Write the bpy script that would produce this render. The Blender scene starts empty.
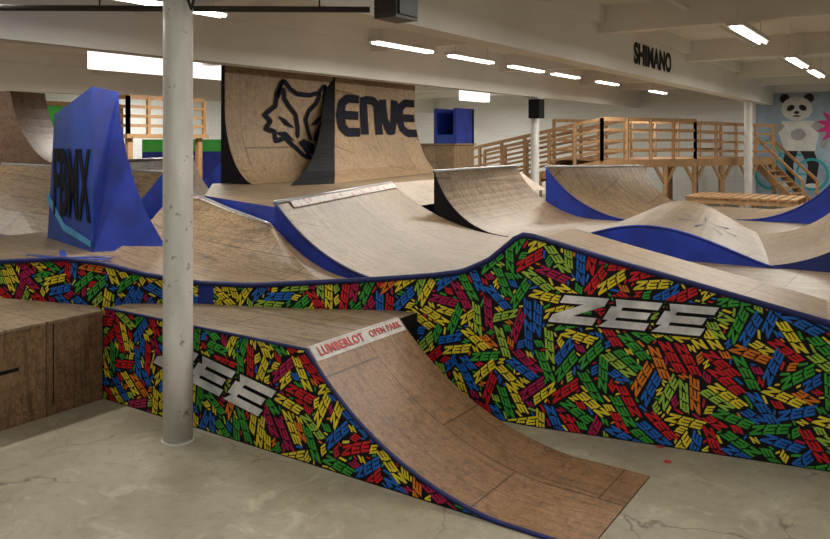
import bpy, math, random
import numpy as np
from mathutils import Vector, Matrix
scene = bpy.context.scene
try:
    scene.view_settings.view_transform = 'Standard'
except Exception:
    pass

# ------------------------------------------------------------------ materials
def mat_base(name):
    m = bpy.data.materials.new(name); m.use_nodes = True
    nt = m.node_tree
    return m, nt, nt.nodes['Principled BSDF']
def N(nt, t, **kw):
    n = nt.nodes.new(t)
    for k, v in kw.items():
        setattr(n, k, v)
    return n
def mixc(nt, fac, a, b, blend='MIX'):
    n = nt.nodes.new('ShaderNodeMix'); n.data_type = 'RGBA'; n.blend_type = blend
    for sock, val in ((n.inputs['Factor'], fac), (n.inputs['A'], a), (n.inputs['B'], b)):
        if isinstance(val, bpy.types.NodeSocket): nt.links.new(val, sock)
        elif isinstance(val, (int, float)): sock.default_value = val
        else: sock.default_value = (*val, 1)
    return n.outputs['Result']
def coords(nt, scale=(1, 1, 1), rot=0):
    tc = N(nt, 'ShaderNodeTexCoord'); mp = N(nt, 'ShaderNodeMapping')
    mp.inputs['Scale'].default_value = scale; mp.inputs['Rotation'].default_value = (0, 0, rot)
    nt.links.new(tc.outputs['Object'], mp.inputs['Vector'])
    return mp.outputs['Vector']
def noise(nt, vec, scale, detail=4, rough=.5, dist=0.):
    n = N(nt, 'ShaderNodeTexNoise'); n.inputs['Scale'].default_value = scale
    n.inputs['Detail'].default_value = detail; n.inputs['Roughness'].default_value = rough
    n.inputs['Distortion'].default_value = dist
    nt.links.new(vec, n.inputs['Vector']); return n.outputs['Fac']
def ramp(nt, fac, lo, hi, a=0., b=1.):
    r = N(nt, 'ShaderNodeMapRange'); r.inputs['From Min'].default_value = lo; r.inputs['From Max'].default_value = hi
    r.inputs['To Min'].default_value = a; r.inputs['To Max'].default_value = b
    nt.links.new(fac, r.inputs['Value']); return r.outputs['Result']

def paint(name, c, rough=.55, var=.15, scale=3, metal=0, spec=.4):
    m, nt, b = mat_base(name)
    v = coords(nt)
    f = ramp(nt, noise(nt, v, scale, 6, .6), .3, .7)
    col = mixc(nt, f, tuple(x*(1-var) for x in c), tuple(min(1, x*(1+var)) for x in c))
    nt.links.new(col, b.inputs['Base Color']); b.inputs['Roughness'].default_value = rough
    b.inputs['Metallic'].default_value = metal; b.inputs['Specular IOR Level'].default_value = spec
    return m
def wood(name, c1, c2, rough=.45, seam=True, grain=(2, 14, 14), scuff=.45):
    m, nt, b = mat_base(name)
    v = coords(nt)
    f = ramp(nt, noise(nt, v, 1.6, 6, .62), .3, .7)
    col = mixc(nt, f, c1, c2)
    g = ramp(nt, noise(nt, coords(nt, grain), 3.5, 5, .6, .6), .35, .7, 0, .5)
    col = mixc(nt, g, col, tuple(x*.55 for x in c1))
    sp = ramp(nt, noise(nt, v, 38, 4, .7), .42, .62, 0, .4)
    col = mixc(nt, sp, col, tuple(min(1, x*1.5) for x in c2))
    sp2 = ramp(nt, noise(nt, v, 11, 7, .8), .50, .62, 0, .6)
    col = mixc(nt, sp2, col, tuple(x*.5 for x in c1))
    sc = ramp(nt, noise(nt, coords(nt, (1.2, 5, 3)), 1.8, 8, .7, 1.8), .49, .63, 0, scuff)
    col = mixc(nt, sc, col, tuple(x*.38 for x in c1))
    # long tyre scuffs running in the riding direction
    for (sc3, rt, k) in (((.35, 8, .6), .12, 1.0), ((.5, 13, .8), -.2, .8)):
        ty = ramp(nt, noise(nt, coords(nt, sc3, rt), 3.0, 3, .5, .5), .59, .63, 0, min(1, scuff*k))
        col = mixc(nt, ty, col, tuple(x*.33 for x in c1))
    if seam:
        br = N(nt, 'ShaderNodeTexBrick'); nt.links.new(v, br.inputs['Vector'])
        br.inputs['Scale'].default_value = 1; br.inputs['Brick Width'].default_value = 1.22
        br.inputs['Row Height'].default_value = 1.22; br.inputs['Mortar Size'].default_value = .007
        br.inputs['Color1'].default_value = (1, 1, 1, 1); br.inputs['Color2'].default_value = (.80, .78, .76, 1)
        br.inputs['Mortar'].default_value = (.40, .35, .32, 1); br.offset = .5
        col = mixc(nt, 1., col, br.outputs['Color'], 'MULTIPLY')
    nt.links.new(col, b.inputs['Base Color']); b.inputs['Roughness'].default_value = rough
    b.inputs['Specular IOR Level'].default_value = .35
    return m

M = {}
M['ply'] = wood('plywood_tan', (.215, .145, .082), (.335, .235, .138), scuff=.55)
M['ply2'] = wood('plywood_grey_tan', (.20, .143, .088), (.30, .222, .14), scuff=.55)
M['brown'] = wood('ramp_sheet_brown', (.205, .108, .053), (.315, .178, .092), .42, scuff=.3)
M['osb'] = wood('chipboard', (.14, .078, .038), (.24, .14, .072), .6, True, grain=(9, 9, 9))
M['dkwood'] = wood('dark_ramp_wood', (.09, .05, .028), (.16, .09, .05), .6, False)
M['timber'] = wood('timber', (.30, .165, .075), (.42, .25, .12), .6, False, scuff=.2)
M['wallwood'] = wood('quarter_ply', (.235, .155, .083), (.34, .23, .13), .55, True, scuff=.3)
M['blue'] = paint('blue_paint', (.008, .026, .25), .55, .35)
M['blue_dk'] = paint('navy_paint', (.006, .012, .09), .6, .25)
M['blue_lt'] = paint('light_blue_paint', (.012, .05, .32), .6, .3)
M['cyan'] = paint('cyan_paint', (.06, .32, .6), .5, .2)
M['black'] = paint('black_paint', (.006, .006, .007), .7, .3, spec=.2)
M['ink'] = paint('dark_ink', (.008, .008, .014), .8, .3, spec=.1)
M['faint'] = paint('faded_paint', (.09, .09, .14), .6, .3, 9)
M['white'] = paint('white_paint', (.66, .64, .60), .45, .07, 2)
M['green'] = paint('green_paint', (.05, .42, .06), .5, .1)
M['silver'] = paint('chrome_vinyl', (.66, .67, .70), .3, .45, 4, .35)
M['red'] = paint('red_vinyl', (.42, .04, .035), .5, .2)
M['pipe'] = paint('dark_pipe', (.03, .025, .022), .5, .2)
M['steel'] = paint('steel_coping', (.36, .36, .37), .4, .2, 3, .6)

m, nt, b = mat_base('chipped_white_paint')
v = coords(nt)
f = ramp(nt, noise(nt, v, 9, 8, .7), .61, .65)
base = mixc(nt, ramp(nt, noise(nt, coords(nt, (3, 3, .8)), 2, 6), .3, .7), (.50, .49, .46), (.72, .71, .68))
nt.links.new(mixc(nt, f, base, (.25, .22, .18)), b.inputs['Base Color']); b.inputs['Roughness'].default_value = .45
M['column'] = m
m, nt, b = mat_base('ceiling_paint')
v = coords(nt)
nt.links.new(mixc(nt, ramp(nt, noise(nt, v, .5, 5), .3, .7), (.67, .65, .60), (.77, .75, .70)), b.inputs['Base Color'])
b.inputs['Roughness'].default_value = .7
M['ceil'] = m
m, nt, b = mat_base('painted_block_wall')
tc = N(nt, 'ShaderNodeTexCoord'); sx = N(nt, 'ShaderNodeSeparateXYZ'); nt.links.new(tc.outputs['Object'], sx.inputs[0])
ad = N(nt, 'ShaderNodeMath', operation='ADD'); nt.links.new(sx.outputs[0], ad.inputs[0]); nt.links.new(sx.outputs[1], ad.inputs[1])
cb = N(nt, 'ShaderNodeCombineXYZ'); nt.links.new(ad.outputs[0], cb.inputs[0]); nt.links.new(sx.outputs[2], cb.inputs[1])
br = N(nt, 'ShaderNodeTexBrick'); nt.links.new(cb.outputs[0], br.inputs['Vector'])
br.inputs['Scale'].default_value = 1; br.inputs['Brick Width'].default_value = .4; br.inputs['Row Height'].default_value = .2
br.inputs['Mortar Size'].default_value = .008
br.inputs['Color1'].default_value = (.76, .77, .76, 1); br.inputs['Color2'].default_value = (.73, .74, .73, 1)
br.inputs['Mortar'].default_value = (.63, .65, .65, 1)
nt.links.new(br.outputs['Color'], b.inputs['Base Color']); b.inputs['Roughness'].default_value = .7
M['wall'] = m
m, nt, b = mat_base('worn_concrete')
v = coords(nt)
c = mixc(nt, ramp(nt, noise(nt, v, .9, 8, .65, .4), .35, .65), (.255, .225, .16), (.37, .335, .25))
c = mixc(nt, ramp(nt, noise(nt, v, 3.2, 8, .7, 1.0), .53, .68, 0, .7), c, (.47, .44, .35))
c = mixc(nt, ramp(nt, noise(nt, v, 12, 7, .75), .50, .70, 0, .5), c, (.17, .145, .10))
c = mixc(nt, ramp(nt, noise(nt, v, 1.7, 8, .75, 2.2), .57, .68, 0, .4), c, (.15, .12, .08))
dn = N(nt, 'ShaderNodeTexNoise'); dn.inputs['Scale'].default_value = 2.2; dn.inputs['Detail'].default_value = 5; nt.links.new(v, dn.inputs['Vector'])
va = N(nt, 'ShaderNodeVectorMath', operation='MULTIPLY_ADD'); va.inputs[1].default_value = (.6, .6, 0)
nt.links.new(dn.outputs['Color'], va.inputs[0]); nt.links.new(v, va.inputs[2])
vo = N(nt, 'ShaderNodeTexVoronoi', feature='DISTANCE_TO_EDGE'); vo.inputs['Scale'].default_value = .75; nt.links.new(va.outputs[0], vo.inputs['Vector'])
crk = ramp(nt, vo.outputs['Distance'], .0015, .005, .6, 0)
msk = ramp(nt, noise(nt, v, .8, 2), .45, .53)
mm = N(nt, 'ShaderNodeMath', operation='MULTIPLY'); nt.links.new(crk, mm.inputs[0]); nt.links.new(msk, mm.inputs[1])
c = mixc(nt, mm.outputs[0], c, (.06, .05, .04))
nt.links.new(c, b.inputs['Base Color']); b.inputs['Roughness'].default_value = .42; b.inputs['Specular IOR Level'].default_value = .4
M['floor'] = m
def emis(name, c, s):
    m, nt, b = mat_base(name)
    b.inputs['Base Color'].default_value = (*c, 1)
    b.inputs['Emission Color'].default_value = (*c, 1); b.inputs['Emission Strength'].default_value = s
    return m
M['tube'] = emis('fluorescent_tube', (1, .99, .96), 6)
M['glow'] = emis('light_diffuser', (1, .96, .91), 1.6)
m, nt, b = mat_base('sticker_strip')
v = coords(nt, (6, 6, 6))
f = ramp(nt, noise(nt, v, 2.2, 1, .3), .54, .58, 0, .8)
nt.links.new(mixc(nt, f, (.50, .46, .43), (.40, .13, .13)), b.inputs['Base Color'])
M['strip'] = m
WC = [('w_red', (.50, .010, .018)), ('w_yellow', (.68, .56, .03)), ('w_green', (.035, .29, .035)), ('w_blue', (.012, .12, .48)),
      ('w_orange', (.62, .17, .015)), ('w_magenta', (.34, .008, .07)), ('w_lime', (.28, .46, .05))]
WM = [paint('graphic_'+n[2:], c, .5, .18, 8, spec=.3) for n, c in WC]

# ------------------------------------------------------------------ mesh builder
class MB:
    def __init__(s): s.v = []; s.f = []; s.m = []
    def pt(s, p): s.v.append(tuple(p)); return len(s.v)-1
    def poly(s, pts, mi=0):
        s.f.append([s.pt(p) for p in pts]); s.m.append(mi)
    def strip(s, A, B, mi=0):
        a = [s.pt(p) for p in A]; b_ = [s.pt(p) for p in B]
        for i in range(len(A)-1):
            s.f.append([a[i], a[i+1], b_[i+1], b_[i]]); s.m.append(mi)
    def grid(s, rows, mi=0):
        ids = [[s.pt(p) for p in r] for r in rows]
        for j in range(len(rows)-1):
            for i in range(len(rows[0])-1):
                s.f.append([ids[j][i], ids[j][i+1], ids[j+1][i+1], ids[j+1][i]]); s.m.append(mi)
    def box(s, x0, x1, y0, y1, z0, z1, mi=0):
        i = [s.pt(p) for p in ((x0,y0,z0),(x1,y0,z0),(x1,y1,z0),(x0,y1,z0),(x0,y0,z1),(x1,y0,z1),(x1,y1,z1),(x0,y1,z1))]
        for q in ((0,3,2,1),(4,5,6,7),(0,1,5,4),(1,2,6,5),(2,3,7,6),(3,0,4,7)):
            s.f.append([i[k] for k in q]); s.m.append(mi)
    def beam(s, a, b_, w, h, mi=0):
        a = Vector(a); b_ = Vector(b_); d = (b_-a).normalized()
        up = Vector((0, 0, 1)) if abs(d.z) < .95 else Vector((0, 1, 0))
        sd = d.cross(up).normalized(); up = sd.cross(d).normalized()
        c = []
        for e in (a, b_):
            for (p, q) in ((-1,-1),(1,-1),(1,1),(-1,1)):
                c.append(s.pt(e+sd*p*w/2+up*q*h/2))
        for q in ((0,1,2,3),(7,6,5,4),(0,4,5,1),(1,5,6,2),(2,6,7,3),(3,7,4,0)):
            s.f.append([c[k] for k in q]); s.m.append(mi)
    def tube(s, path, r, mi=0, n=8):
        path = [Vector(p) for p in path]; rings = []
        for i, p in enumerate(path):
            d = (path[min(i+1, len(path)-1)]-path[max(i-1, 0)]).normalized()
            up = Vector((0, 0, 1)) if abs(d.z) < .9 else Vector((0, 1, 0))
            a = d.cross(up).normalized(); c = a.cross(d).normalized()
            rr = r[i] if isinstance(r, (list, tuple)) else r
            rings.append([s.pt(p+(a*math.cos(t)+c*math.sin(t))*rr) for t in [2*math.pi*k/n for k in range(n)]])
        for i in range(len(rings)-1):
            for k in range(n):
                s.f.append([rings[i][k], rings[i][(k+1) % n], rings[i+1][(k+1) % n], rings[i+1][k]]); s.m.append(mi)
        s.f.append(rings[0][::-1]); s.m.append(mi); s.f.append(rings[-1]); s.m.append(mi)
    def prism(s, pts, z0, z1, mi=0, ms=None):
        ms = mi if ms is None else ms
        s.poly([(p[0], p[1], z1) for p in pts], mi); s.poly([(p[0], p[1], z0) for p in pts][::-1], ms)
        for i in range(len(pts)):
            p, q = pts[i], pts[(i+1) % len(pts)]
            s.poly([(p[0],p[1],z0),(q[0],q[1],z0),(q[0],q[1],z1),(p[0],p[1],z1)], ms)
    def build(s, name, mats, parent=None, smooth=False, fix=True):
        me = bpy.data.meshes.new(name); me.from_pydata(s.v, [], s.f)
        for mt in mats: me.materials.append(mt)
        me.polygons.foreach_set('material_index', s.m)
        if fix:
            import bmesh
            bm = bmesh.new(); bm.from_mesh(me); bmesh.ops.recalc_face_normals(bm, faces=bm.faces); bm.to_mesh(me); bm.free()
        if smooth:
            me.polygons.foreach_set('use_smooth', [True]*len(me.polygons))
        me.update()
        o = bpy.data.objects.new(name, me); scene.collection.objects.link(o)
        if parent: o.parent = parent
        return o
def lerp(a, b_, t): return tuple(a[i]+(b_[i]-a[i])*t for i in range(len(a)))
def text_mesh(name, txt, size, mt, mat, parent=None, bold=.0, sx=1., sy=1., track=1.):
    cu = bpy.data.curves.new(name, 'FONT'); cu.body = txt; cu.size = size; cu.align_x = 'CENTER'; cu.align_y = 'CENTER'
    cu.offset = bold; cu.extrude = .002; cu.space_character = track
    t = bpy.data.objects.new(name+'_tmp', cu); scene.collection.objects.link(t)
    bpy.context.view_layer.update()
    me = bpy.data.meshes.new_from_object(t); bpy.data.objects.remove(t)
    me.transform(mt @ Matrix.Diagonal((sx, sy, 1, 1)))
    me.materials.clear(); me.materials.append(mat)
    o = bpy.data.objects.new(name, me); scene.collection.objects.link(o)
    if parent: o.parent = parent
    return o
def frame(o, x, y):
    x = Vector(x).normalized(); y = Vector(y).normalized(); z = x.cross(y).normalized(); y = z.cross(x)
    m = Matrix((x, y, z)).transposed().to_4x4(); m.translation = Vector(o); return m

# ------------------------------------------------------------------ room shell
XL, XR, YB, YF, ZC = -24, 8, -6, 31, 4.75
def single(name, fn, mats, **k):
    b_ = MB(); fn(b_); return b_.build(name, mats, **k)
single('floor', lambda b_: b_.box(XL-.2, XR+.2, YB-.2, YF+.2, -.2, 0), [M['floor']])
single('ceiling', lambda b_: b_.box(XL-.2, XR+.2, YB-.2, YF+.2, ZC, ZC+.2), [M['ceil']])
single('wall_left', lambda b_: b_.box(XL-.2, XL, YB, YF, 0, ZC), [M['wall']])
single('wall_right', lambda b_: b_.box(XR, XR+.2, YB, YF, 0, ZC), [M['wall']])
single('wall_far', lambda b_: b_.box(XL, XR, YF, YF+.2, 0, ZC), [M['wall']])
single('wall_near', lambda b_: b_.box(XL, XR, YB-.2, YB, 0, ZC), [M['wall']])
for x in (-5, -10, -20, 0.6, 5.5):
    def f(b_, x=x):
        b_.box(x-.17, x+.17, YB, YF, 3.7, ZC)
        b_.box(x-.30, x+.30, YB, YF, 4.45, ZC)
    bm_o = single('ceiling_beam', f, [M['ceil']])
    if x == -5: main_beam = bm_o
for y in (1.5, 7.2, 13, 18.8, 24.6, 28.5):
    def f(b_, y=y):
        b_.box(XL, XR, y-.14, y+.14, 4.28, ZC)
    single('ceiling_joist', f, [M['ceil']])
text_mesh('beam_lettering', 'SHIMANO', .56, frame((-4.82, 16.1, 4.10), (0, 1, 0), (0, 0, 1)), M['black'], main_beam, .026, 1.0, 1., 1.05)

def column(x, y, r, extra=False):
    b_ = MB(); zs = [0.0, .8, 1.6, 2.4, 3.2, 3.7]
    b_.tube([(x, y, z) for z in zs], r, 0, 28)
    o = b_.build('support_column', [M['column']], smooth=True)
    p = MB(); p.tube([(x, y, 0), (x, y, .012)], r*1.12, 0, 20); p.box(x-r*1.4, x+r*1.4, y-r*1.4, y+r*1.4, 3.66, 3.7)
    p.build('base_and_cap_plates', [M['column']], o)
    if extra:
        h = MB()
        h.tube([(x+.12, y-.02, 3.62), (x+.16, y-.03, 3.5), (x+.22, y-.05, 3.42), (x+.27, y-.06, 3.5), (x+.22, y-.05, 3.6)], .012)
        h.build('cable_hook', [M['pipe']], o, True)
    return o
column(-4.98, 3.97, .116, True)
column(-4.98, 27, .13)
c3 = column(-10, 21.3, .13)
b_ = MB(); b_.box(-9.98, -9.62, 20.8, 21.15, 3.05, 3.62); b_.box(-9.95, -9.65, 20.78, 20.8, 3.1, 3.57)
b_.build('loudspeaker', [M['black']])
b_ = MB(); b_.tube([(-8.6, 2.85, 3.64), (-7.1, 3.66, 3.62), (-4.27, 5.56, 3.60)], .028, 0, 10)
for t in (.1, .5, .9):
    p = lerp((-8.6, 2.85, 3.64), (-4.24, 5.6, 3.6), t); b_.tube([p, (p[0], p[1], 4.7)], .008)
pipe = b_.build('overhead_pipe', [M['pipe']], smooth=True)
b_ = MB(); b_.box(-4.25, -4.0, 5.6, 5.95, 3.52, 3.78); b_.box(-4.0, -3.98, 5.63, 5.92, 3.55, 3.75); b_.tube([(-4.12, 5.78, 3.78), (-4.12, 5.78, 4.75)], .015)
b_.build('hanging_heater_box', [M['pipe']])

# ------------------------------------------------------------------ lights
PW = 1.95
def fixture(x, y0, y1, z=4.0, power=45, w=.16):
    b_ = MB()
    b_.box(x-w*.7, x+w*.7, y0, y1, z+.03, z+.10, 0)
    b_.tube([(x-w*.3, y0+.03, z+.01), (x-w*.3, y1-.03, z+.01)], .022, 1, 8)
    b_.tube([(x+w*.3, y0+.03, z+.01), (x+w*.3, y1-.03, z+.01)], .022, 1, 8)
    b_.tube([(x, y0+.2, z+.1), (x, y0+.2, ZC)], .008, 0, 6); b_.tube([(x, y1-.2, z+.1), (x, y1-.2, ZC)], .008, 0, 6)
    o = b_.build('ceiling_light', [M['white'], M['tube']])
    lamp(o, x, y0, y1, z-.02, power, w)
def lamp(o, x, y0, y1, z, power, w):
    L = bpy.data.lights.new('tube_light', 'AREA'); L.shape = 'RECTANGLE'; L.size = w; L.size_y = y1-y0; L.energy = power*PW
    L.color = (1, .955, .875)
    lo = bpy.data.objects.new('tube_light', L); lo.location = (x, (y0+y1)/2, z); scene.collection.objects.link(lo); lo.parent = o
for (a, c) in ((2.4, 4.2), (5.0, 6.8)):
    fixture(-7.6, a, c, power=37)
for (a, c) in ((10.0, 11.75), (12.4, 14.1), (14.9, 16.6), (17.2, 18.8), (20.2, 21.8), (25, 26.7)):
    fixture(-7.6, a, c, power=48)
for (a, c) in ((-3, -.8), (1.5, 3.7)):
    fixture(-2.3, a, c, power=36)
for (a, c) in ((6.5, 8.7), (11.5, 13.7), (16.6, 18.8), (19.8, 22), (26, 28)):
    fixture(-2.3, a, c, power=52)
for (a, c) in ((4, 6), (9.9, 12.1), (12.5, 15), (20, 22), (26, 28)):
    b_ = MB(); b_.box(-15.5, -15.2, a, c, 3.98, 4.40, 1); b_.box(-15.53, -15.17, a-.03, c+.03, 4.40, 4.46, 0)
    b_.tube([(-15.35, a+.2, 4.46), (-15.35, a+.2, ZC)], .01); b_.tube([(-15.35, c-.2, 4.46), (-15.35, c-.2, ZC)], .01)
    o = b_.build('box_ceiling_light', [M['white'], M['glow']]); lamp(o, -15.35, a, c, 3.96, 85, .28)
for (a, c) in ((8, 10), (16, 18), (24, 26)):
    fixture(-21.8, a, c, 4.2, power=85)
for (a, c) in ((-2, 0), (6, 8), (14, 16)):
    fixture(3, a, c, power=40)

b_ = MB(); b_.tube([(-3.3, 8, 4.55), (-3.3, 30, 4.55)], .035, 0, 8); b_.tube([(-1.2, 10, 4.5), (-1.2, 30, 4.5)], .05, 0, 8)
for y in (9, 15, 21, 27):
    b_.tube([(-3.3, y, 4.55), (-3.3, y, ZC)], .01, 0, 6); b_.tube([(-1.2, y+1.5, 4.5), (-1.2, y+1.5, ZC)], .01, 0, 6)
b_.build('ceiling_conduit', [M['white']], smooth=True)

# ------------------------------------------------------------------ word graphics
def glyph(ch):
    if ch == 'Z':
        return [[(0,.72),(1,.72),(1,1),(0,1)], [(0,0),(1,0),(1,.28),(0,.28)], [(0,.28),(.46,.28),(1,.72),(.54,.72)]]
    if ch == 'I':
        return [[(0,0),(1,0),(1,1),(0,1)]]
    return [[(.12,.74),(1,.74),(1,1),(0,1)], [(0,.37),(.9,.37),(.9,.62),(0,.62)], [(0,0),(1,0),(1,.26),(.12,.26)], [(0,.26),(.26,.26),(.26,.37),(0,.37)], [(0,.62),(.26,.62),(.26,.74),(0,.74)]]
def word_quads(cx, cz, ang, word, h, lw, gap, shear=.35):
    n = len(word); L = n*lw+(n-1)*gap; out = []
    ca, sa = math.cos(ang), math.sin(ang)
    for i, ch in enumerate(word):
        for q in glyph(ch):
            pts = []
            for (u, w) in q:
                lx = -L/2+i*(lw+gap)+u*lw+(w-.5)*h*shear; lz = (w-.5)*h
                pts.append((cx+lx*ca-lz*sa, cz+lx*sa+lz*ca))
            out.append(pts)
    return out
def fill_words(s0, s1, zmax, top, seed):
    rnd = random.Random(seed); res = .008; SH = .6
    nx = int((s1-s0)/res)+2; nz = int(zmax/res)+2
    occ = np.zeros((nx, nz), bool); outside = np.zeros((nx, nz), bool)
    for i in range(nx):
        t = top(s0+i*res); outside[i, max(0, int((t-.015)/res)):] = True
    quads = []
    area = (s1-s0)*zmax/6.
    for (word, h, lwf, tries, tol) in (('ZEE', .070, 1.2, 15000, .04), ('EEZ', .064, 1.15, 20000, .06), ('ZE', .064, 1.1, 20000, .07), ('E', .058, 1.1, 22000, .08), ('Z', .042, 1.3, 22000, .08), ('I', .018, 3.6, 46000, .07), ('I', .014, 2.4, 34000, .1)):
        lw = h*lwf; gap = h*.10; L = len(word)*lw+(len(word)-1)*gap; mg = .0035
        us = np.arange(-L/2-mg, L/2+mg, res*.9); vs = np.arange(-h/2-mg, h/2+mg+1e-6, res*.9)
        U, V = np.meshgrid(us, vs); U = U.ravel()+V.ravel()*SH; V = V.ravel()
        for _ in range(int(tries*area)):
            cx = rnd.uniform(s0, s1); cz = rnd.uniform(0, zmax)
            if cz > top(cx)+.02: continue
            ic = int((cx-s0)/res); jc = int(cz/res)
            if occ[ic, min(jc, nz-1)]: continue
            ang = math.radians(rnd.choice((-62, -35, -12, 12, 38, 62, 88, 118, 145))+rnd.uniform(-9, 9))
            ca, sa = math.cos(ang), math.sin(ang)
            I = ((cx+U*ca-V*sa-s0)/res).astype(int); J = ((cz+U*sa+V*ca)/res).astype(int)
            ok = (I >= 0) & (I < nx) & (J >= 0) & (J < nz)
            if ok.mean() < .45: continue
            I = I[ok]; J = J[ok]
            if occ[I, J].mean() > tol or outside[I, J].mean() > .5: continue
            occ[I, J] = True
            ci = rnd.choice((0, 1, 1, 2, 3, 3, 4, 5, 6, 0, 1, 1, 2))
            for q in word_quads(cx, cz, ang, word, h, lw, gap, SH):
                if all(s0 < p[0] < s1 and .01 < p[1] < top(p[0])-.008 for p in q):
                    quads.append((q, ci))
                else:
                    q2 = [(min(max(p[0], s0), s1), min(max(p[1], .01), top(min(max(p[0], s0), s1))-.008)) for p in q]
                    a = 0
                    for k in range(4):
                        a += q2[k][0]*q2[(k+1) % 4][1]-q2[(k+1) % 4][0]*q2[k][1]
                    if abs(a) > .0006: quads.append((q2, ci))
    return quads
class PlanLine:
    def __init__(s, pts):
        s.p = [Vector((a[0], a[1])) for a in pts]; s.z = [a[2] for a in pts]; s.c = [0]
        for i in range(1, len(pts)): s.c.append(s.c[-1]+(s.p[i]-s.p[i-1]).length)
    def seg(s, t):
        i = 0
        while i < len(s.c)-2 and t > s.c[i+1]: i += 1
        return i, (t-s.c[i])/(s.c[i+1]-s.c[i])
    def top(s, t):
        i, f = s.seg(t); return s.z[i]+(s.z[i+1]-s.z[i])*f
    def pos(s, t, off, z):
        i, f = s.seg(t)
        def nrm(j):
            j = max(0, min(len(s.p)-2, j)); d = (s.p[j+1]-s.p[j]).normalized(); return Vector((d.y, -d.x))
        na = (nrm(i-1)+nrm(i)).normalized() if i > 0 else nrm(i); nb = (nrm(i)+nrm(i+1)).normalized()
        n = (na*(1-f)+nb*f); q = s.p[i].lerp(s.p[i+1], f)+n*off
        return (q.x, q.y, z)
def word_mesh(name, quads, line, off, parent):
    b_ = MB()
    for q, ci in quads: b_.poly([line.pos(p[0], off, p[1]) for p in q], ci)
    return b_.build(name, WM, parent, fix=False)
def decal(name, line, cs, cz, ang, h, lw, gap, parent, off=.012, word='ZEE'):
    b_ = MB()
    def sub(q, grow, o, mi):
        c = (sum(p[0] for p in q)/4, sum(p[1] for p in q)/4)
        q = [(p[0]+math.copysign(grow, p[0]-c[0]), p[1]+math.copysign(grow, p[1]-c[1])) for p in q]
        for k in range(4):
            t0, t1 = k/4, (k+1)/4
            qq = [lerp(q[0], q[1], t0), lerp(q[0], q[1], t1), lerp(q[3], q[2], t1), lerp(q[3], q[2], t0)]
            b_.poly([line.pos(p[0], o, p[1]) for p in qq], mi)
    for q in word_quads(cs, cz, ang, word, h, lw, gap, .6):
        sub(q, .02, off-.004, 1); sub(q, 0, off, 0)
    return b_.build(name, [M['silver'], M['black']], parent, fix=False)

# ------------------------------------------------------------------ long graphic wall (edge of course)
wp = [(-10, 3.3, 1.2), (-8.8, 3.68, 1.15), (-7.75, 3.99, 1.17), (-7.0, 4.2, 1.24), (-6.58, 4.33, 1.22), (-6.2, 4.57, 1.11), (-5.77, 4.86, 1.03),
      (-5.3, 5.05, 1.03), (-4.83, 5.24, 1.07), (-4.4, 5.48, 1.10), (-4.07, 5.66, 1.13), (-3.7, 5.74, 1.18), (-3.4, 5.77, 1.24), (-3.15, 5.79, 1.36), (-2.98, 5.80, 1.50), (-2.86, 5.8, 1.60),
      (-2.74, 5.82, 1.59), (-2.2, 5.93, 1.45), (-1.4, 6.08, 1.26), (-.6, 6.23, 1.07), (.4, 6.42, .97)]
WL = PlanLine(wp)
b_ = MB(); n = 140; T = WL.c[-1]
ss = [T*i/n for i in range(n+1)]
fr_t = [WL.pos(t, 0, WL.top(t)) for t in ss]; fr_b = [WL.pos(t, 0, 0) for t in ss]
bk_t = [WL.pos(t, -.04, WL.top(t)) for t in ss]; bk_b = [WL.pos(t, -.04, 0) for t in ss]
b_.strip(fr_b, fr_t, 0); b_.strip(fr_t, bk_t, 0); b_.strip(bk_t, bk_b, 0); b_.poly([fr_b[-1], fr_t[-1], bk_t[-1], bk_b[-1]], 0); b_.poly([fr_b[0], fr_t[0], bk_t[0], bk_b[0]], 0)
gwall = b_.build('graphic_ramp_side_wall', [M['black']])
b_ = MB(); b_.tube([WL.pos(t, 0, WL.top(t)+.002) for t in ss], .026, 0, 8); b_.build('edge_trim', [M['blue_dk']], gwall, True)
word_mesh('word_graphics', fill_words(0, T, 1.62, WL.top, 3), WL, .004, gwall)
i15 = WL.c[15]
decal('large_logo', WL, i15+.90, 1.01, 0, .23, .36, .05, gwall)
s_l = WL.c[1]+.75
decal('large_logo_part', WL, s_l, 1.0, -.5, .2, .2, .03, gwall, word='E')
b_ = MB(); s5 = WL.c[6]
b_.strip([WL.pos(s5-.02, .008, .84), WL.pos(s5+.14, .008, .84)], [WL.pos(s5-.02, .008, 1.02), WL.pos(s5+.14, .008, 1.02)]); b_.build('blue_patch', [M['blue']], gwall)

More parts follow.
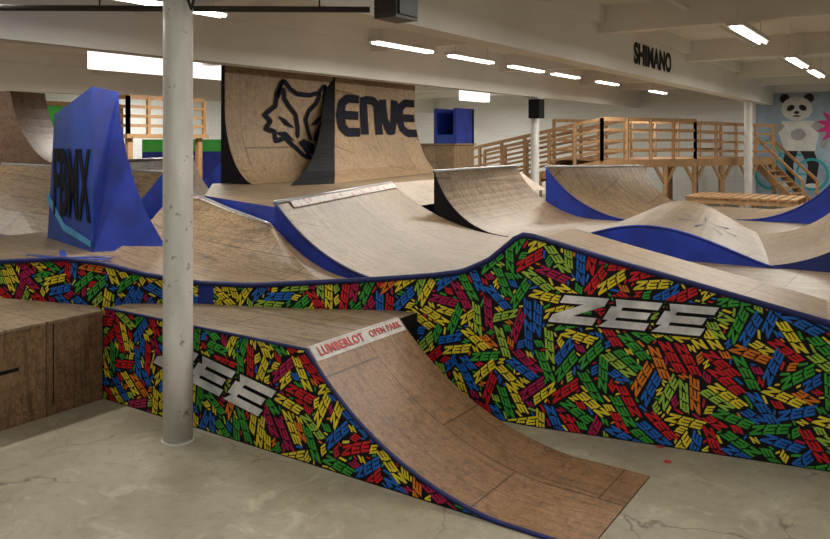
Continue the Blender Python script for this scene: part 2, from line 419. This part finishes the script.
# ------------------------------------------------------------------ arcs
def arc(dx, dz, n=16):
    out = []
    if dz < dx*.98:
        R = (dx*dx+dz*dz)/(2*dz)
        for i in range(n+1):
            u = dx*(1-i/n); out.append((u, R-math.sqrt(R*R-u*u)))
    else:
        for i in range(n+1):
            t = math.pi/2*(1-i/n); out.append((dx*math.sin(t), dz*(1-math.cos(t))))
    return out
def curve_x(xt, xb, y, z0, z1, n=16):
    sg = 1 if xb > xt else -1
    return [(xb-sg*u, y, z0+z) for u, z in arc(abs(xb-xt), z1-z0, n)]
def ramp_solid(name, front, rear, zb, mt, ms, cols=6, trim=None, lip=None, parent=None, coping=True, cop_r=.028):
    b_ = MB(); rows = []
    for j in range(cols+1):
        rows.append([lerp(front[i], rear[i], j/cols) for i in range(len(front))])
    b_.grid(rows, 0)
    dn = lambda c: [(p[0], p[1], zb) for p in c]
    b_.strip(front, dn(front), 1); b_.strip(rear, dn(rear), 1)
    for k in (0, -1):
        e = [r[k] for r in rows]; b_.strip(e, dn(e), 1)
    b_.strip(dn(front), dn(rear), 1)
    o = b_.build(name, [mt, ms], parent, fix=True)
    if trim:
        t = MB(); t.tube(front, .016, 0, 6); t.build('side_trim', [trim], o, True)
    if coping:
        t = MB(); t.tube([front[0], rear[0]], cop_r, 0, 8); t.build('coping', [M['steel']], o, True)
    if lip:
        t = MB(); f0, r0, f1, r1 = Vector(front[0]), Vector(rear[0]), Vector(front[1]), Vector(rear[1])
        up = Vector((.01, 0, .012)); a, c = lip
        F0, R0 = f0.lerp(r0, a)+up, f0.lerp(r0, c)+up; F1, R1 = f1.lerp(r1, a)+up, f1.lerp(r1, c)+up
        F1 = F0.lerp(F1, .8); R1 = R0.lerp(R1, .8)
        t.poly([F0, F1, R1, R0]); t.build('sticker_strip', [M['strip']], o)
    return o

# ------------------------------------------------------------------ front launch ramp with platform
Y0, Y1, ZP = 4.22, 5.42, .843
kc = []
for i in range(25):
    x = -3.83+1.83*i/24; dx = -2.0-x; kc.append((x, max(.012, 2.41-math.sqrt(2.41**2-dx*dx))))
kc.append((-1.65, .008))
front = [(x, Y0, z) for x, z in kc]; rear = [(x, Y1, z) for x, z in kc]
kick = ramp_solid('launch_ramp', front, rear, 0, M['brown'], M['black'], 8, M['blue_dk'], None, None, False)
KL = PlanLine([(-6.35, Y0, ZP), (-3.83, Y0, ZP)]+[(x, Y0, z) for x, z in kc[1:]])
b_ = MB()
b_.prism([(-6.33, Y0), (-3.83, Y0), (-3.83, 5.69), (-4.07, 5.63), (-4.83, 5.21), (-5.3, 5.02), (-5.77, 4.83), (-6.2, 4.54), (-6.33, 4.45)], 0, ZP, 0, 1)
b_.build('platform', [M['ply2'], M['black']], kick)
b_ = MB(); b_.tube([(-6.33, Y0, ZP), (-3.83, Y0, ZP)], .012, 0, 6); b_.build('platform_trim', [M['blue_dk']], kick, True)
word_mesh('word_graphics', fill_words(0, KL.c[-1], .86, KL.top, 8), KL, .004, kick)
decal('large_logo', KL, 1.48, .47, -.16, .26, .40, .05, kick)
b_ = MB()
def onk(x, y, o=.007):
    dx = -2.0-x; return (x, y, 2.41-math.sqrt(2.41**2-dx*dx)+o)
b_.poly([(-3.86, Y0+.03, ZP+.008), (-3.83, Y0+.03, ZP+.008), (-3.83, Y1-.02, ZP+.008), (-3.86, Y1-.02, ZP+.008)])
b_.grid([[(onk(x, y)) for x in (-3.83, -3.80, -3.77, -3.75)] for y in (Y0+.03, 4.6, 5, Y1-.02)])
b_.build('sticker_strip', [paint('white_vinyl', (.52, .49, .46), .5, .2, 9)], kick)
e1 = Vector(onk(-3.83, 4.3)); e2 = Vector(onk(-3.72, 4.3)); up = (e1-e2).normalized()
text_mesh('strip_lettering', 'LUMBERLOT', .088, frame(Vector(onk(-3.79, 4.58, .014)), (0, 1, 0), up), M['red'], kick, .0025, 1.0, 1.15, 1.15)
text_mesh('strip_lettering_b', 'OPEN PARK', .075, frame(Vector(onk(-3.79, 5.15, .014)), (0, 1, 0), up), M['red'], kick, .001, 1.0, 1.1, 1.1)
b_ = MB(); rnd = random.Random(4)
for i in range(60):
    x = rnd.uniform(-3.5, -2.1); y = rnd.choice((Y0+.06, Y1-.06, 4.82, rnd.uniform(4.3, 5.3)))
    p = onk(x, y, .006)
    b_.tube([p, (p[0], p[1], p[2]+.002)], .006, 0, 6)
b_.build('screw_heads', [M['steel']], kick)

b_ = MB()
bp = [(-9.6, 2.3), (-6.34, 2.3), (-6.34, 4.2), (-6.60, 4.27), (-7.0, 4.15), (-7.75, 3.94), (-8.8, 3.62), (-9.6, 3.35)]
b_.prism(bp, 0, .80, 1); b_.prism([(p[0]+(.012 if p[0] > -6.4 else 0), p[1]) for p in bp], .80, .825, 0)
b_.box(-6.34, -6.333, 2.3, 4.19, .02, .09, 1)
lb = b_.build('plywood_box_platform', [M['ply2'], M['osb']])
b_ = MB(); b_.box(-6.34, -6.335, 3.26, 3.42, .46, .49); b_.build('hand_hole', [M['black']], lb)
b_ = MB(); b_.box(-6.34, -6.336, 3.72, 3.728, .02, .80); b_.box(-6.34, -6.336, 2.7, 2.708, .02, .80); b_.build('panel_seams', [M['black']], lb)

# ------------------------------------------------------------------ raised riding surface
b_ = MB()
inner = [(p[0], p[1]+.06) for p in wp]
b_.prism([(-9.9, 3.42)]+inner[1:]+[(1.8, 6.7), (1.8, 18), (-9, 18), (-10.5, 20), (-22, 20), (-22, 3.42)], 0, .9, 0)
b_.build('riding_deck', [M['ply2']])

ZT = 1.15
tops = [(-9.0, 7.1, 1.66), (-8.3, 7.0, 1.62), (-7.4, 6.7, 1.52), (-6.35, 6.38, 1.42), (-6.3, 6.38, 1.40)]
bots = [(-6.95, 4.45, 1.15), (-6.15, 4.85, 1.02), (-5.4, 5.2, .96), (-4.6, 5.62, .92), (-5.05, 6.38, .902)]
def samp(L, t):
    t *= len(L)-1; i = min(int(t), len(L)-2); return lerp(L[i], L[i+1], t-i)
rows = []
for j in range(25):
    a, c = samp(tops, j/24), samp(bots, j/24); r = []
    for i in range(17):
        t = i/16; r.append((a[0]+(c[0]-a[0])*t, a[1]+(c[1]-a[1])*t, c[2]+(a[2]-c[2])*(1-t)**2.0))
    rows.append(r)
b_ = MB(); b_.grid(rows, 0)
b_.strip([r[0] for r in rows], [(r[0][0], r[0][1], .9) for r in rows], 1); b_.strip(rows[0], [(p[0], p[1], .9) for p in rows[0]], 1)
hb = b_.build('hip_bank_ramp', [M['ply'], M['blue_dk']], smooth=True)
b_ = MB(); b_.grid([[Vector(rows[j][0])+Vector((0, 0, .012)), Vector(rows[j][0]).lerp(Vector(rows[j][1]), .6)+Vector((0, 0, .014))] for j in range(0, 19)]); b_.build('sticker_strip', [M['strip']], hb)
b_ = MB(); b_.tube([r[0] for r in rows[:19]], .02); b_.build('coping', [M['steel']], hb, True)

mf = curve_x(-6.3, -4.5, 6.4, .9, 1.67); mr = curve_x(-7.6, -5.2, 10.5, .9, 1.67)
mid = ramp_solid('quarter_pipe_ramp', mf, mr, .9, M['ply'], M['blue'], 8, M['blue_dk'], (.08, 1))
b_ = MB()
b_.prism([(-6.3, 6.4), (-7.6, 10.5), (-7.62, 15.5), (-10.6, 15.5), (-10.6, 9.2), (-8.4, 7.15)], .9, 1.62, 0, 1)
b_.build('platform', [M['ply2'], M['blue']], mid)
ex = [p for p in mr if p[0] < -6.86]; b_ = MB()
b_.grid([ex, [(p[0], 15.5, p[2]) for p in ex]]); b_.build('rear_transition', [M['ply']], mid)

ramp_solid('quarter_pipe_ramp', curve_x(-6.75, -5.4, 10.52, .9, 1.88), curve_x(-6.9, -5.2, 13.8, .9, 1.88), .9, M['ply'], M['black'], 6, M['black'])
ramp_solid('quarter_pipe_ramp', curve_x(-6.26, -4.39, 13.82, .9, 1.87), curve_x(-5.3, -4.0, 16.9, .9, 1.82), .9, M['ply'], M['blue'], 6, M['blue'])

rp = [(-4.1, 5.66, .92)]+[(p[0], p[1], p[2]-.01) for p in wp[11:]]
fr = [(p[0], p[1]+.05, p[2]-.012) for p in rp]; rr = [(p[0]-.15, p[1]+1.25, max(.91, p[2]-.05)) for p in rp]
ramp_solid('box_jump_landing', fr, rr, .9, M['ply'], M['blue_dk'], 5, coping=False)

def bump(x0, x1, y, h, base=.9, n=24, pw=1.3):
    return [(x0+(x1-x0)*i/n, y, base+h*math.sin(math.pi*i/n)**pw) for i in range(n+1)]
rm = ramp_solid('roller_mound', bump(-4.5, -1.45, 9.7, .40), bump(-4.6, -2.35, 13.4, .46), .9, M['ply2'], M['blue'], 8, M['blue'], coping=False)
def on_mound(x, y):
    t = (y-9.7)/3.7; x0 = -4.5-.1*t; x1 = -1.45-.9*t; u = (x-x0)/(x1-x0); return .9+(.40+.06*t)*math.sin(math.pi*min(1, max(0, u)))**1.3+.016
b_ = MB()
for a in range(7):
    an = a*math.pi*2/7+.2; c0 = (-2.6, 11.2)
    p = [(c0[0]+math.cos(an)*.1, c0[1]+math.sin(an)*.1), (c0[0]+math.cos(an+.06)*.38, c0[1]+math.sin(an+.06)*.7), (c0[0]+math.cos(an-.04)*.38, c0[1]+math.sin(an-.04)*.65)]
    b_.poly([(x, y, on_mound(x, y)) for x, y in p])
b_.build('faded_floor_graphic', [M['faint']], rm)
ramp_solid('bank_ramp', curve_x(-.3, -1.85, 9.75, .9, 1.7), curve_x(-.8, -2.3, 13.2, .9, 2.0), .9, M['ply2'], M['blue_dk'], 6)
ramp_solid('bank_ramp', curve_x(-1.1, -3.0, 15.2, .9, 2.2), curve_x(-1.1, -3.0, 17.9, .9, 2.2), .9, M['ply'], M['blue'], 5, M['blue'])

# ------------------------------------------------------------------ tall quarter pipes
def fox_x(z): return -10.5 if z > 3 else -10.5+.85*(1-math.sqrt(max(0, 1-((3-z)/1.4)**2)))
zs = [3.75-(3.75-1.625)*i/32 for i in range(33)]
ff = [(fox_x(z), 9.4, z) for z in zs]; fr2 = [(fox_x(z), 12.6, z) for z in zs]
b_ = MB(); b_.grid([[lerp(ff[i], fr2[i], j/6) for i in range(33)] for j in range(7)], 0)
for c in (ff, fr2): b_.strip(c, [(-10.6, p[1], p[2]) for p in c], 1)
b_.poly([(-10.61, 9.4, .91), (-10.61, 12.6, .91), (-10.6, 12.6, 3.75), (-10.6, 9.4, 3.75)], 1); b_.poly([(-10.6, 9.4, 3.75), (-10.6, 12.6, 3.75), (-10.5, 12.6, 3.75), (-10.5, 9.4, 3.75)], 1)
for y in (10.6, 11.6, 12.4): b_.beam((-10.65, y, 3.6), (-11.5, y, .93), .08, .09, 2)
foxq = b_.build('tall_quarter_pipe', [M['wallwood'], M['black'], M['timber']], fix=False)
def strokes(polys, mapf, w, name, parent, matl):
    b_ = MB()
    for pl in polys:
        P = []
        for i in range(len(pl)-1):
            for k in range(4): P.append(Vector(lerp(pl[i], pl[i+1], k/4)))
        P.append(Vector(pl[-1])); L = []; R = []
        for i, p in enumerate(P):
            d = (P[min(i+1, len(P)-1)]-P[max(i-1, 0)]).normalized(); nn = Vector((-d.y, d.x))
            taper = 1 if 0 < i < len(P)-1 else .4
            L.append(mapf(*(p+nn*w/2*taper))); R.append(mapf(*(p-nn*w/2*taper)))
        b_.strip(L, R)
    return b_.build(name, [matl], parent, fix=False)
def fm(u, v):
    z = 2.04+v*1.55; return (fox_x(z)+.02, 10.36+u*1.8, z)
fox = [[(.28,1.0),(.19,.82),(.17,.66),(.08,.60),(.0,.54),(.09,.47),(.0,.37),(.13,.34),(.12,.22),(.27,.26),(.40,.14),(.50,.03),(.62,.0)],
       [(.62,.0),(.74,.05),(.78,.18),(.84,.36),(.94,.48),(.98,.62),(1.0,.80),(.98,.98)],
       [(.98,.98),(.86,.86),(.70,.82),(.50,.83),(.40,.88),(.28,1.0)],
       [(.29,.90),(.30,.76),(.38,.66),(.48,.56),(.50,.40),(.47,.26)], [(.90,.86),(.82,.72),(.70,.62),(.64,.50),(.66,.36),(.68,.22)]]
strokes(fox, fm, .062, 'painted_animal_head_logo', foxq, M['ink'])
b_ = MB()
for tri in ([(.20,.54),(.31,.50),(.45,.38),(.30,.42)], [(.70,.42),(.82,.52),(.92,.56),(.82,.44)], [(.28,1.0),(.26,.82),(.21,.74),(.19,.82)], [(.98,.98),(.93,.84),(.95,.68),(1.0,.80)],
            [(.47,.20),(.56,.25),(.72,.18),(.66,.05),(.54,.06)], [(.15,.33),(.30,.34),(.42,.22),(.27,.25)], [(.76,.32),(.72,.22),(.79,.22),(.86,.40)]):
    b_.poly([fm(*p) for p in tri])
b_.build('logo_fill', [M['ink']], foxq, fix=False)

c1 = [(-10.49, 12.45, 3.75), (-10.1, 11.98, 2.81), (-9.70, 11.5, 2.2), (-9.36, 11.1, 1.79), (-8.77, 10.4, 1.625)]
c2 = [(-10.62, 12.3, 3.72), (-10.2, 11.7, 2.81), (-9.81, 11.07, 2.21), (-9.42, 10.33, 1.82), (-9.0, 9.5, 1.625)]
def interp_z(C, z):
    for i in range(len(C)-1):
        if C[i][2] >= z >= C[i+1][2]:
            return lerp(C[i], C[i+1], (C[i][2]-z)/(C[i][2]-C[i+1][2]))
    return C[-1] if z < C[-1][2] else C[0]
def env_r(z): return (-10.5 if z > 3.3 else -10.5+.85*(1-math.sqrt(max(0, 1-((3.3-z)/1.72)**2))), 15.5, z)
def env(u, z, off=0):
    a = interp_z(c1, z); r = env_r(z); p = lerp(a, r, u); return (p[0]+off*.9, p[1]-off*.3, z+off*.3)
b_ = MB(); b_.grid([[env(j/10, z) for z in zs] for j in range(11)], 0)
b_.strip([interp_z(c1, z) for z in zs], [interp_z(c2, z) for z in zs], 1)
re = [env_r(z) for z in zs]; b_.strip(re, [(-10.6, p[1], p[2]) for p in re], 1)
b_.poly([(-10.62, 12.3, 3.72), (-10.49, 12.45, 3.75), (-10.5, 15.5, 3.75), (-10.6, 15.5, 3.75)], 1)
b_.poly([(-10.61, 12.7, .91), (-10.61, 15.5, .91), (-10.6, 15.5, 3.75), (-10.6, 12.7, 3.75)], 1)
for y in (13, 14.2, 15.3): b_.beam((-10.65, y, 3.6), (-11.5, y, .93), .08, .09, 2)
env_o = b_.build('tall_quarter_pipe', [M['wallwood'], M['black'], M['timber']], fix=False)
em = lambda u, v: env(.05+u*.93, 2.50+v*.84, .022)
E1 = [[(.225,.93),(.08,.93),(.025,.80),(.0,.5),(.025,.20),(.08,.07),(.225,.07)], [(.0,.5),(.215,.5)]]
NN = [[(.285,.02),(.285,.93),(.41,.93),(.465,.78),(.465,.02)]]
VV = [[(.535,.98),(.555,.45),(.60,.12),(.64,.12),(.685,.45),(.705,.98)]]
EE = [[(1,.93),(.86,.93),(.79,.80),(.765,.5),(.79,.20),(.86,.07),(1,.07)], [(.765,.5),(.99,.5)]]
def wide_strokes(polys, w):
    b_ = MB()
    for pl in polys:
        P = []
        for i in range(len(pl)-1):
            for k in range(5): P.append(lerp(pl[i], pl[i+1], k/5))
        P.append(pl[-1]); L = []; R = []
        for i, p in enumerate(P):
            q0, q1 = P[max(i-1, 0)], P[min(i+1, len(P)-1)]
            d = Vector(((q1[0]-q0[0])*3.2, (q1[1]-q0[1])*.85)).normalized(); nn = Vector((-d.y/3.2*1.6, d.x/.85))*w/2
            L.append(em(p[0]+nn.x, p[1]+nn.y)); R.append(em(p[0]-nn.x, p[1]-nn.y))
        b_.strip(L, R)
    return b_
wide_strokes(E1+NN+VV+EE, .185).build('painted_lettering', [M['ink']], env_o, fix=False)

# ------------------------------------------------------------------ blue painted wall ride tower
side = [Vector(p) for p in ((-7.72, 4.99, 3.0), (-8.00, 5.51, 2.97), (-7.90, 5.47, 2.64), (-7.81, 5.48, 2.28), (-7.69, 5.51, 1.91), (-7.54, 5.56, 1.56), (-7.37, 5.66, 1.22), (-7.32, 5.68, ZT), (-7.72, 5.0, ZT))]
s2 = [Vector(p) for p in ((-9.10, 5.36, 2.72), (-9.3, 5.85, 2.70), (-9.25, 5.85, 2.5), (-9.22, 5.85, 2.2), (-9.2, 5.86, 1.9), (-9.2, 5.88, 1.55), (-9.2, 5.9, 1.22), (-9.2, 5.92, ZT), (-9.36, 5.42, ZT))]
b_ = MB()
b_.poly(side, 0); b_.poly(s2[::-1], 1); b_.strip(side[1:-1], s2[1:-1], 2)
b_.poly([side[0], side[1], s2[1], s2[0]], 1); b_.poly([side[-1], side[0], s2[0], s2[-1]], 1)
tw = b_.build('blue_wallride_tower', [M['blue'], M['blue_lt'], M['ply']], fix=False)
fa, fb = s2[-1], side[-1]
fx = (fb-fa).normalized(); fn = Vector((fx.y, -fx.x, 0))
def on_face(t, z, o=.012):
    p = fa.lerp(fb, t)+fn*o; return Vector((p.x, p.y, z))
text_mesh('painted_lettering', 'FBMX', .62, frame(on_face(.55, 1.84), fx, (0, 0, 1)), M['ink'], tw, .016, .86, 1.8)
b_ = MB()
b_.poly([on_face(.02, 1.62), on_face(.4, 1.30), on_face(.98, 1.2), on_face(.98, 1.27), on_face(.42, 1.39), on_face(.03, 1.74)]); b_.build('painted_swoosh', [M['cyan']], tw, fix=False)
b_ = MB(); b_.prism([(-10, 3.42), (-8.8, 3.75), (-7.75, 4.06), (-7.0, 4.28), (-6.97, 4.5), (-7.9, 5.65), (-8.3, 6.2), (-10.0, 6.2)], .9, ZT-.002, 0, 1)
tdeck = b_.build('low_plywood_deck', [M['ply2'], M['blue_dk']])
b_ = MB()
for i, (x, y, l, w, a) in enumerate(((-7.55, 4.62, 1.1, .022, .25), (-7.7, 4.52, .9, .02, .12), (-7.45, 4.72, .6, .03, .75), (-7.85, 4.72, .6, .03, -.5), (-7.25, 4.62, .5, .025, 1.2))):
    ca, sa = math.cos(a), math.sin(a); z = ZT+.004+i*.001
    b_.poly([(x-ca*l/2+sa*w, y-sa*l/2-ca*w, z), (x+ca*l/2+sa*w, y+sa*l/2-ca*w, z), (x+ca*l/2-sa*w, y+sa*l/2+ca*w, z), (x-ca*l/2-sa*w, y-sa*l/2+ca*w, z)])
b_.build('painted_stripes', [M['blue_lt']], tdeck)
# ------------------------------------------------------------------ left background ramps
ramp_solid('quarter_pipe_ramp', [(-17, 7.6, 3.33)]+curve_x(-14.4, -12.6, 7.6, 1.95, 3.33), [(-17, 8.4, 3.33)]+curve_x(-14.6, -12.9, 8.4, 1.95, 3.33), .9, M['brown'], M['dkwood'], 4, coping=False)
bk = [(-14.5, y, z) for y, z in ((7.5, 1.95), (7.0, 1.6), (6.5, 1.25), (6.25, .91))]; bk2 = [(-10.0, y, z) for y, z in ((7.7, 1.9), (7.3, 1.5), (6.8, 1.2), (6.3, .91))]
ramp_solid('bank_ramp', bk, bk2, .9, M['ply'], M['blue'], 4)
ramp_solid('bank_ramp', curve_x(-12.6, -10.6, 8.6, .9, 2.0), curve_x(-14.5, -12.9, 12, .9, 2.0), .9, M['ply2'], M['blue_dk'], 4, M['blue'])
ramp_solid('quarter_pipe_ramp', curve_x(-17, -19.6, 15.6, .9, 2.78), curve_x(-17, -19.6, 19, .9, 2.78), .9, M['ply'], M['blue'], 4)
ramp_solid('bank_ramp', curve_x(-13.2, -15.6, 12.2, .9, 2.0), curve_x(-13.2, -15.6, 15, .9, 2.1), .9, M['ply'], M['blue'], 4)
b_ = MB(); b_.beam((-21.9, 16, 1.45), (-20.5, 19.8, 1.45), .1, 1.1, 1); b_.beam((-21.9, 16, 2.21), (-20.5, 19.8, 2.21), .12, .42, 0); b_.build('painted_barrier', [M['green'], M['blue']])
b_ = MB()
for x, y in ((-20.8, 11.4), (-20.8, 14.4)):
    b_.beam((x, y, .9), (x, y, 3.5), .12, .12, 0)
for z in (2.0, 3.45): b_.beam((-20.8, 11.4, z), (-20.8, 14.4, z), .1, .12, 0)
b_.box(-20.86, -20.8, 11.5, 13.4, 2.05, 3.4, 1); b_.box(-20.86, -20.8, 13.45, 14.3, 2.05, 3.4, 0)
b_.build('timber_booth', [M['timber'], M['green']])
def railing(b_, a, c, h, posts, rails=4, w=.06, mi=0):
    a, c = Vector(a), Vector(c)
    for i in range(posts+1):
        p = a.lerp(c, i/posts); b_.beam(p, p+Vector((0, 0, h)), .09, .09, mi)
    for k in range(rails):
        z = Vector((0, 0, h*(k+1)/rails-.03)); b_.beam(a+z, c+z, .05, .11 if k == rails-1 else .08, mi)
b_ = MB()
for x, y in ((-18.6, 12.3), (-18.6, 14.6), (-17.4, 12.3), (-17.4, 14.6)): b_.beam((x, y, .9), (x, y, 2.5), .14, .14)
b_.box(-18.8, -17.2, 12.1, 14.8, 2.45, 2.56); railing(b_, (-17.3, 12.2, 2.56), (-17.3, 14.7, 2.56), 1.0, 4); railing(b_, (-18.7, 12.2, 2.56), (-17.3, 12.2, 2.56), 1.0, 2)
b_.build('timber_viewing_tower', [M['timber']])

b_ = MB(); b_.box(-12.2, -11.0, 18.2, 19.3, .9, 2.3, 0); b_.box(-12.25, -10.95, 18.15, 19.35, 2.26, 2.3, 0); b_.build('plywood_storage_box', [M['wallwood']])
b_ = MB()
for (x0, x1, y0, y1) in ((-11.75, -11.0, 19.2, 19.3), (-11.1, -11.0, 18.3, 19.3), (-11.75, -11.65, 18.3, 19.3)): b_.box(x0, x1, y0, y1, 2.3, 3.3, 0)
b_.box(-11.65, -11.1, 18.3, 18.36, 2.3, 2.55, 1)
b_.build('blue_open_crate', [M['blue'], M['blue_lt']])

# ------------------------------------------------------------------ timber viewing deck
b_ = MB(); ZD = 1.78
P0, P1, P2, P3 = Vector((-13.6, 22.8, 0)), Vector((-8.1, 21.9, 0)), Vector((-6.3, 25.5, 0)), Vector((-4.5, 28.9, 0))
nn = Vector((-.894, .447, 0))*2.2
def up(p, z): return Vector((p.x, p.y, z))
def plank_deck(a, c, off, za, zc, n):
    for i in range(n):
        p = a.lerp(c, (i+.5)/n); z = za+(zc-za)*(i+.5)/n; w = (c-a).length/n*.94
        b_.beam(up(p, z), up(p+off, z), w, .04)
    b_.beam(up(a, za-.12), up(c, zc-.12), .06, .22); b_.beam(up(a+off, za-.12), up(c+off, zc-.12), .06, .22)
plank_deck(P1, P3, nn, ZD, ZD, 46)
o2 = Vector((.2, 1.5, 0))
plank_deck(P0, P1, o2, .75, ZD, 36)
railing(b_, up(P1, ZD), up(P2, ZD), 1.28, 4); railing(b_, up(P2, ZD), up(P3, ZD-.05), 1.2, 4)
railing(b_, up(P1+nn, ZD), up(P3+nn, ZD), 1.28, 7)
railing(b_, up(P0, .75), up(P1, ZD), 1.28, 6); railing(b_, up(P0+o2, .75), up(P1+o2, ZD), 1.28, 6)
for i in range(7):
    p = P1.lerp(P3, i/6)
    for q in (p, p+nn): b_.beam(up(q, 0), up(q, ZD-.1), .13, .13)
    if i < 6:
        q = P1.lerp(P3, (i+1)/6); mp = p.lerp(q, .35)
        b_.beam(up(p, 1.0), up(mp, 1.6), .05, .1); b_.beam(up(q, 1.0), up(q.lerp(p, .35), 1.6), .05, .1)
for i in range(1, 5):
    p = P0.lerp(P1, i/5); b_.beam(up(p, 0), up(p, .6+1.03*i/5), .13, .13); b_.beam(up(p+o2, 0), up(p+o2, .6+1.03*i/5), .13, .13)
vdeck = b_.build('timber_viewing_deck', [M['timber']])
b_ = MB()
for s in (0, 1.0):
    b_.beam((-5.0+s*.3, 28.4+s, 1.6), (-3.4+s*.3, 27.4+s, .1), .06, .24); b_.beam((-5.0+s*.3, 28.4+s, 2.5), (-3.4+s*.3, 27.4+s, 1.05), .05, .09)
    b_.beam((-3.4+s*.3, 27.4+s, 0), (-3.4+s*.3, 27.4+s, 1.05), .09, .09)
for i in range(8):
    t = (i+.5)/8; p = Vector(lerp((-5.0, 28.4, 1.6), (-3.4, 27.4, .15), t)); b_.beam(p, p+Vector((.3, 1.0, 0)), .26, .04)
b_.build('stairs', [M['timber']], vdeck)
b_ = MB()
for i in range(12): b_.box(-5.2+i*.22, -5.2+i*.22+.17, 20.0, 21.8, .93, .97)
for y in (20.05, 20.9, 21.7): b_.box(-5.2, -2.6, y, y+.08, .8, .93)
for x in (-5.15, -3.9, -2.7):
    for y in (20.05, 21.7): b_.box(x, x+.1, y, y+.1, 0, .8)
b_.build('slatted_timber_platform', [M['timber']])

# ------------------------------------------------------------------ mural
MBG = paint('mural_sky_blue', (.28, .37, .46), .7, .3, 1.2)
yw = 30.985
b_ = MB(); b_.box(-5.45, .5, yw, 31, .2, 4.15); mural = b_.build('panda_mural', [MBG])
mats = {'w': paint('mural_white', (.6, .6, .57), .7), 'k': paint('mural_black', (.012, .012, .014), .7), 'g': paint('mural_grey', (.32, .32, .31), .7), 't': paint('mural_teal', (.03, .30, .34), .7), 'm': paint('mural_magenta', (.55, .03, .2), .7), 'n': paint('mural_green', (.12, .33, .12), .7)}
lay = [0]
def flat(name, pts, mk):
    lay[0] += 1; y = yw-.002-.0012*lay[0]
    q = MB(); q.poly([(p[0], y, p[1]) for p in pts]); q.build(name, [mats[mk]], mural, fix=False)
def ell(cx, cz, rx, rz, n=24, rot=0):
    return [(cx+rx*math.cos(t)*math.cos(rot)-rz*math.sin(t)*math.sin(rot), cz+rx*math.cos(t)*math.sin(rot)+rz*math.sin(t)*math.cos(rot)) for t in [2*math.pi*i/n for i in range(n)]]
def limb(pts, w):
    L = []; R = []
    for i, p in enumerate(pts):
        d = (Vector(pts[min(i+1, len(pts)-1)])-Vector(pts[max(i-1, 0)])).normalized(); k = w[i]/2
        L.append((p[0]-d.y*k, p[1]+d.x*k)); R.append((p[0]+d.y*k, p[1]-d.x*k))
    return L+R[::-1]
hx, hz = -4.05, 3.55
for cx in (-4.95, -3.55):
    o = ell(cx, 1.15, .55, .6); i_ = ell(cx, 1.15, .46, .5)
    lay[0] += 1
    q = MB(); q.strip([(p[0], yw-.02, p[1]) for p in o+o[:1]], [(p[0], yw-.02, p[1]) for p in i_+i_[:1]]); q.build('mural_bike_wheel', [mats['t']], mural, fix=False)
flat('mural_bike_frame', limb([(-4.95, 1.15), (-4.6, 1.9), (-3.9, 1.85)], [.09, .09, .09]), 't')
flat('mural_bike_tube', limb([(-4.6, 1.9), (-4.2, 1.15), (-3.55, 1.15)], [.08, .08, .08]), 't')
flat('mural_handlebar', limb([(-5.1, 2.4), (-4.75, 2.2), (-4.6, 1.9)], [.08, .08, .08]), 'n')
flat('mural_leg_left', limb([(-4.2, 2.1), (-4.35, 1.5), (-4.25, .75)], [.42, .36, .32]), 'k')
flat('mural_leg_right', limb([(-3.75, 2.1), (-3.5, 1.5), (-3.6, .75)], [.42, .36, .32]), 'k')
flat('mural_shoe_left', ell(-4.35, .68, .28, .14), 'w'); flat('mural_shoe_right', ell(-3.55, .68, .28, .14), 'w')
flat('mural_shirt', [(-4.55, 3.1), (-3.5, 3.1), (-3.3, 2.75), (-3.45, 2.0), (-4.45, 2.0), (-4.7, 2.75)], 'w')
flat('mural_shirt_print', ell(-4.0, 2.6, .25, .22), 'g')
flat('mural_arm_left', limb([(-4.55, 3.0), (-4.9, 2.6), (-4.75, 2.2)], [.3, .26, .2]), 'g')
flat('mural_arm_right', limb([(-3.5, 3.0), (-3.1, 2.6), (-3.2, 2.1)], [.3, .26, .2]), 'g')
flat('mural_ear_left', ell(hx-.4, hz+.38, .17, .17), 'k'); flat('mural_ear_right', ell(hx+.4, hz+.38, .17, .17), 'k')
flat('mural_head', ell(hx, hz, .52, .44), 'w')
flat('mural_eye_left', ell(hx-.2, hz+.03, .14, .10, rot=.6), 'k'); flat('mural_eye_right', ell(hx+.2, hz+.03, .14, .10, rot=-.6), 'k')
flat('mural_nose', ell(hx, hz-.14, .09, .06), 'k'); flat('mural_mouth', ell(hx, hz-.27, .14, .03), 'k')
st = []
for i in range(24):
    r = .75 if i % 2 else .42; st.append((-2.7+r*math.cos(i*math.pi/12), 2.9+r*math.sin(i*math.pi/12)))
flat('mural_starburst', st, 'm'); flat('mural_star_letter', ell(-2.75, 2.9, .14, .22), 'w')

b_ = MB()
for x, y in ((-1.75, 6.0), (-1.62, 5.75)): b_.tube([(x, y, 0), (x, y, .003)], .03, 0, 10)
b_.build('floor_tape_marks', [M['red']])

# ------------------------------------------------------------------ world + camera
w = bpy.data.worlds.new('World'); scene.world = w; w.use_nodes = True
w.node_tree.nodes['Background'].inputs[0].default_value = (.05, .05, .05, 1)
cam = bpy.data.cameras.new('Camera'); co = bpy.data.objects.new('Camera', cam); scene.collection.objects.link(co)
cam.sensor_width = 36; cam.lens = 36*760/830; cam.shift_y = -129.5/830
cam.clip_end = 200
co.location = (0, 0, 2.4); co.rotation_euler = (math.radians(90), 0, math.radians(34.12))
scene.camera = co
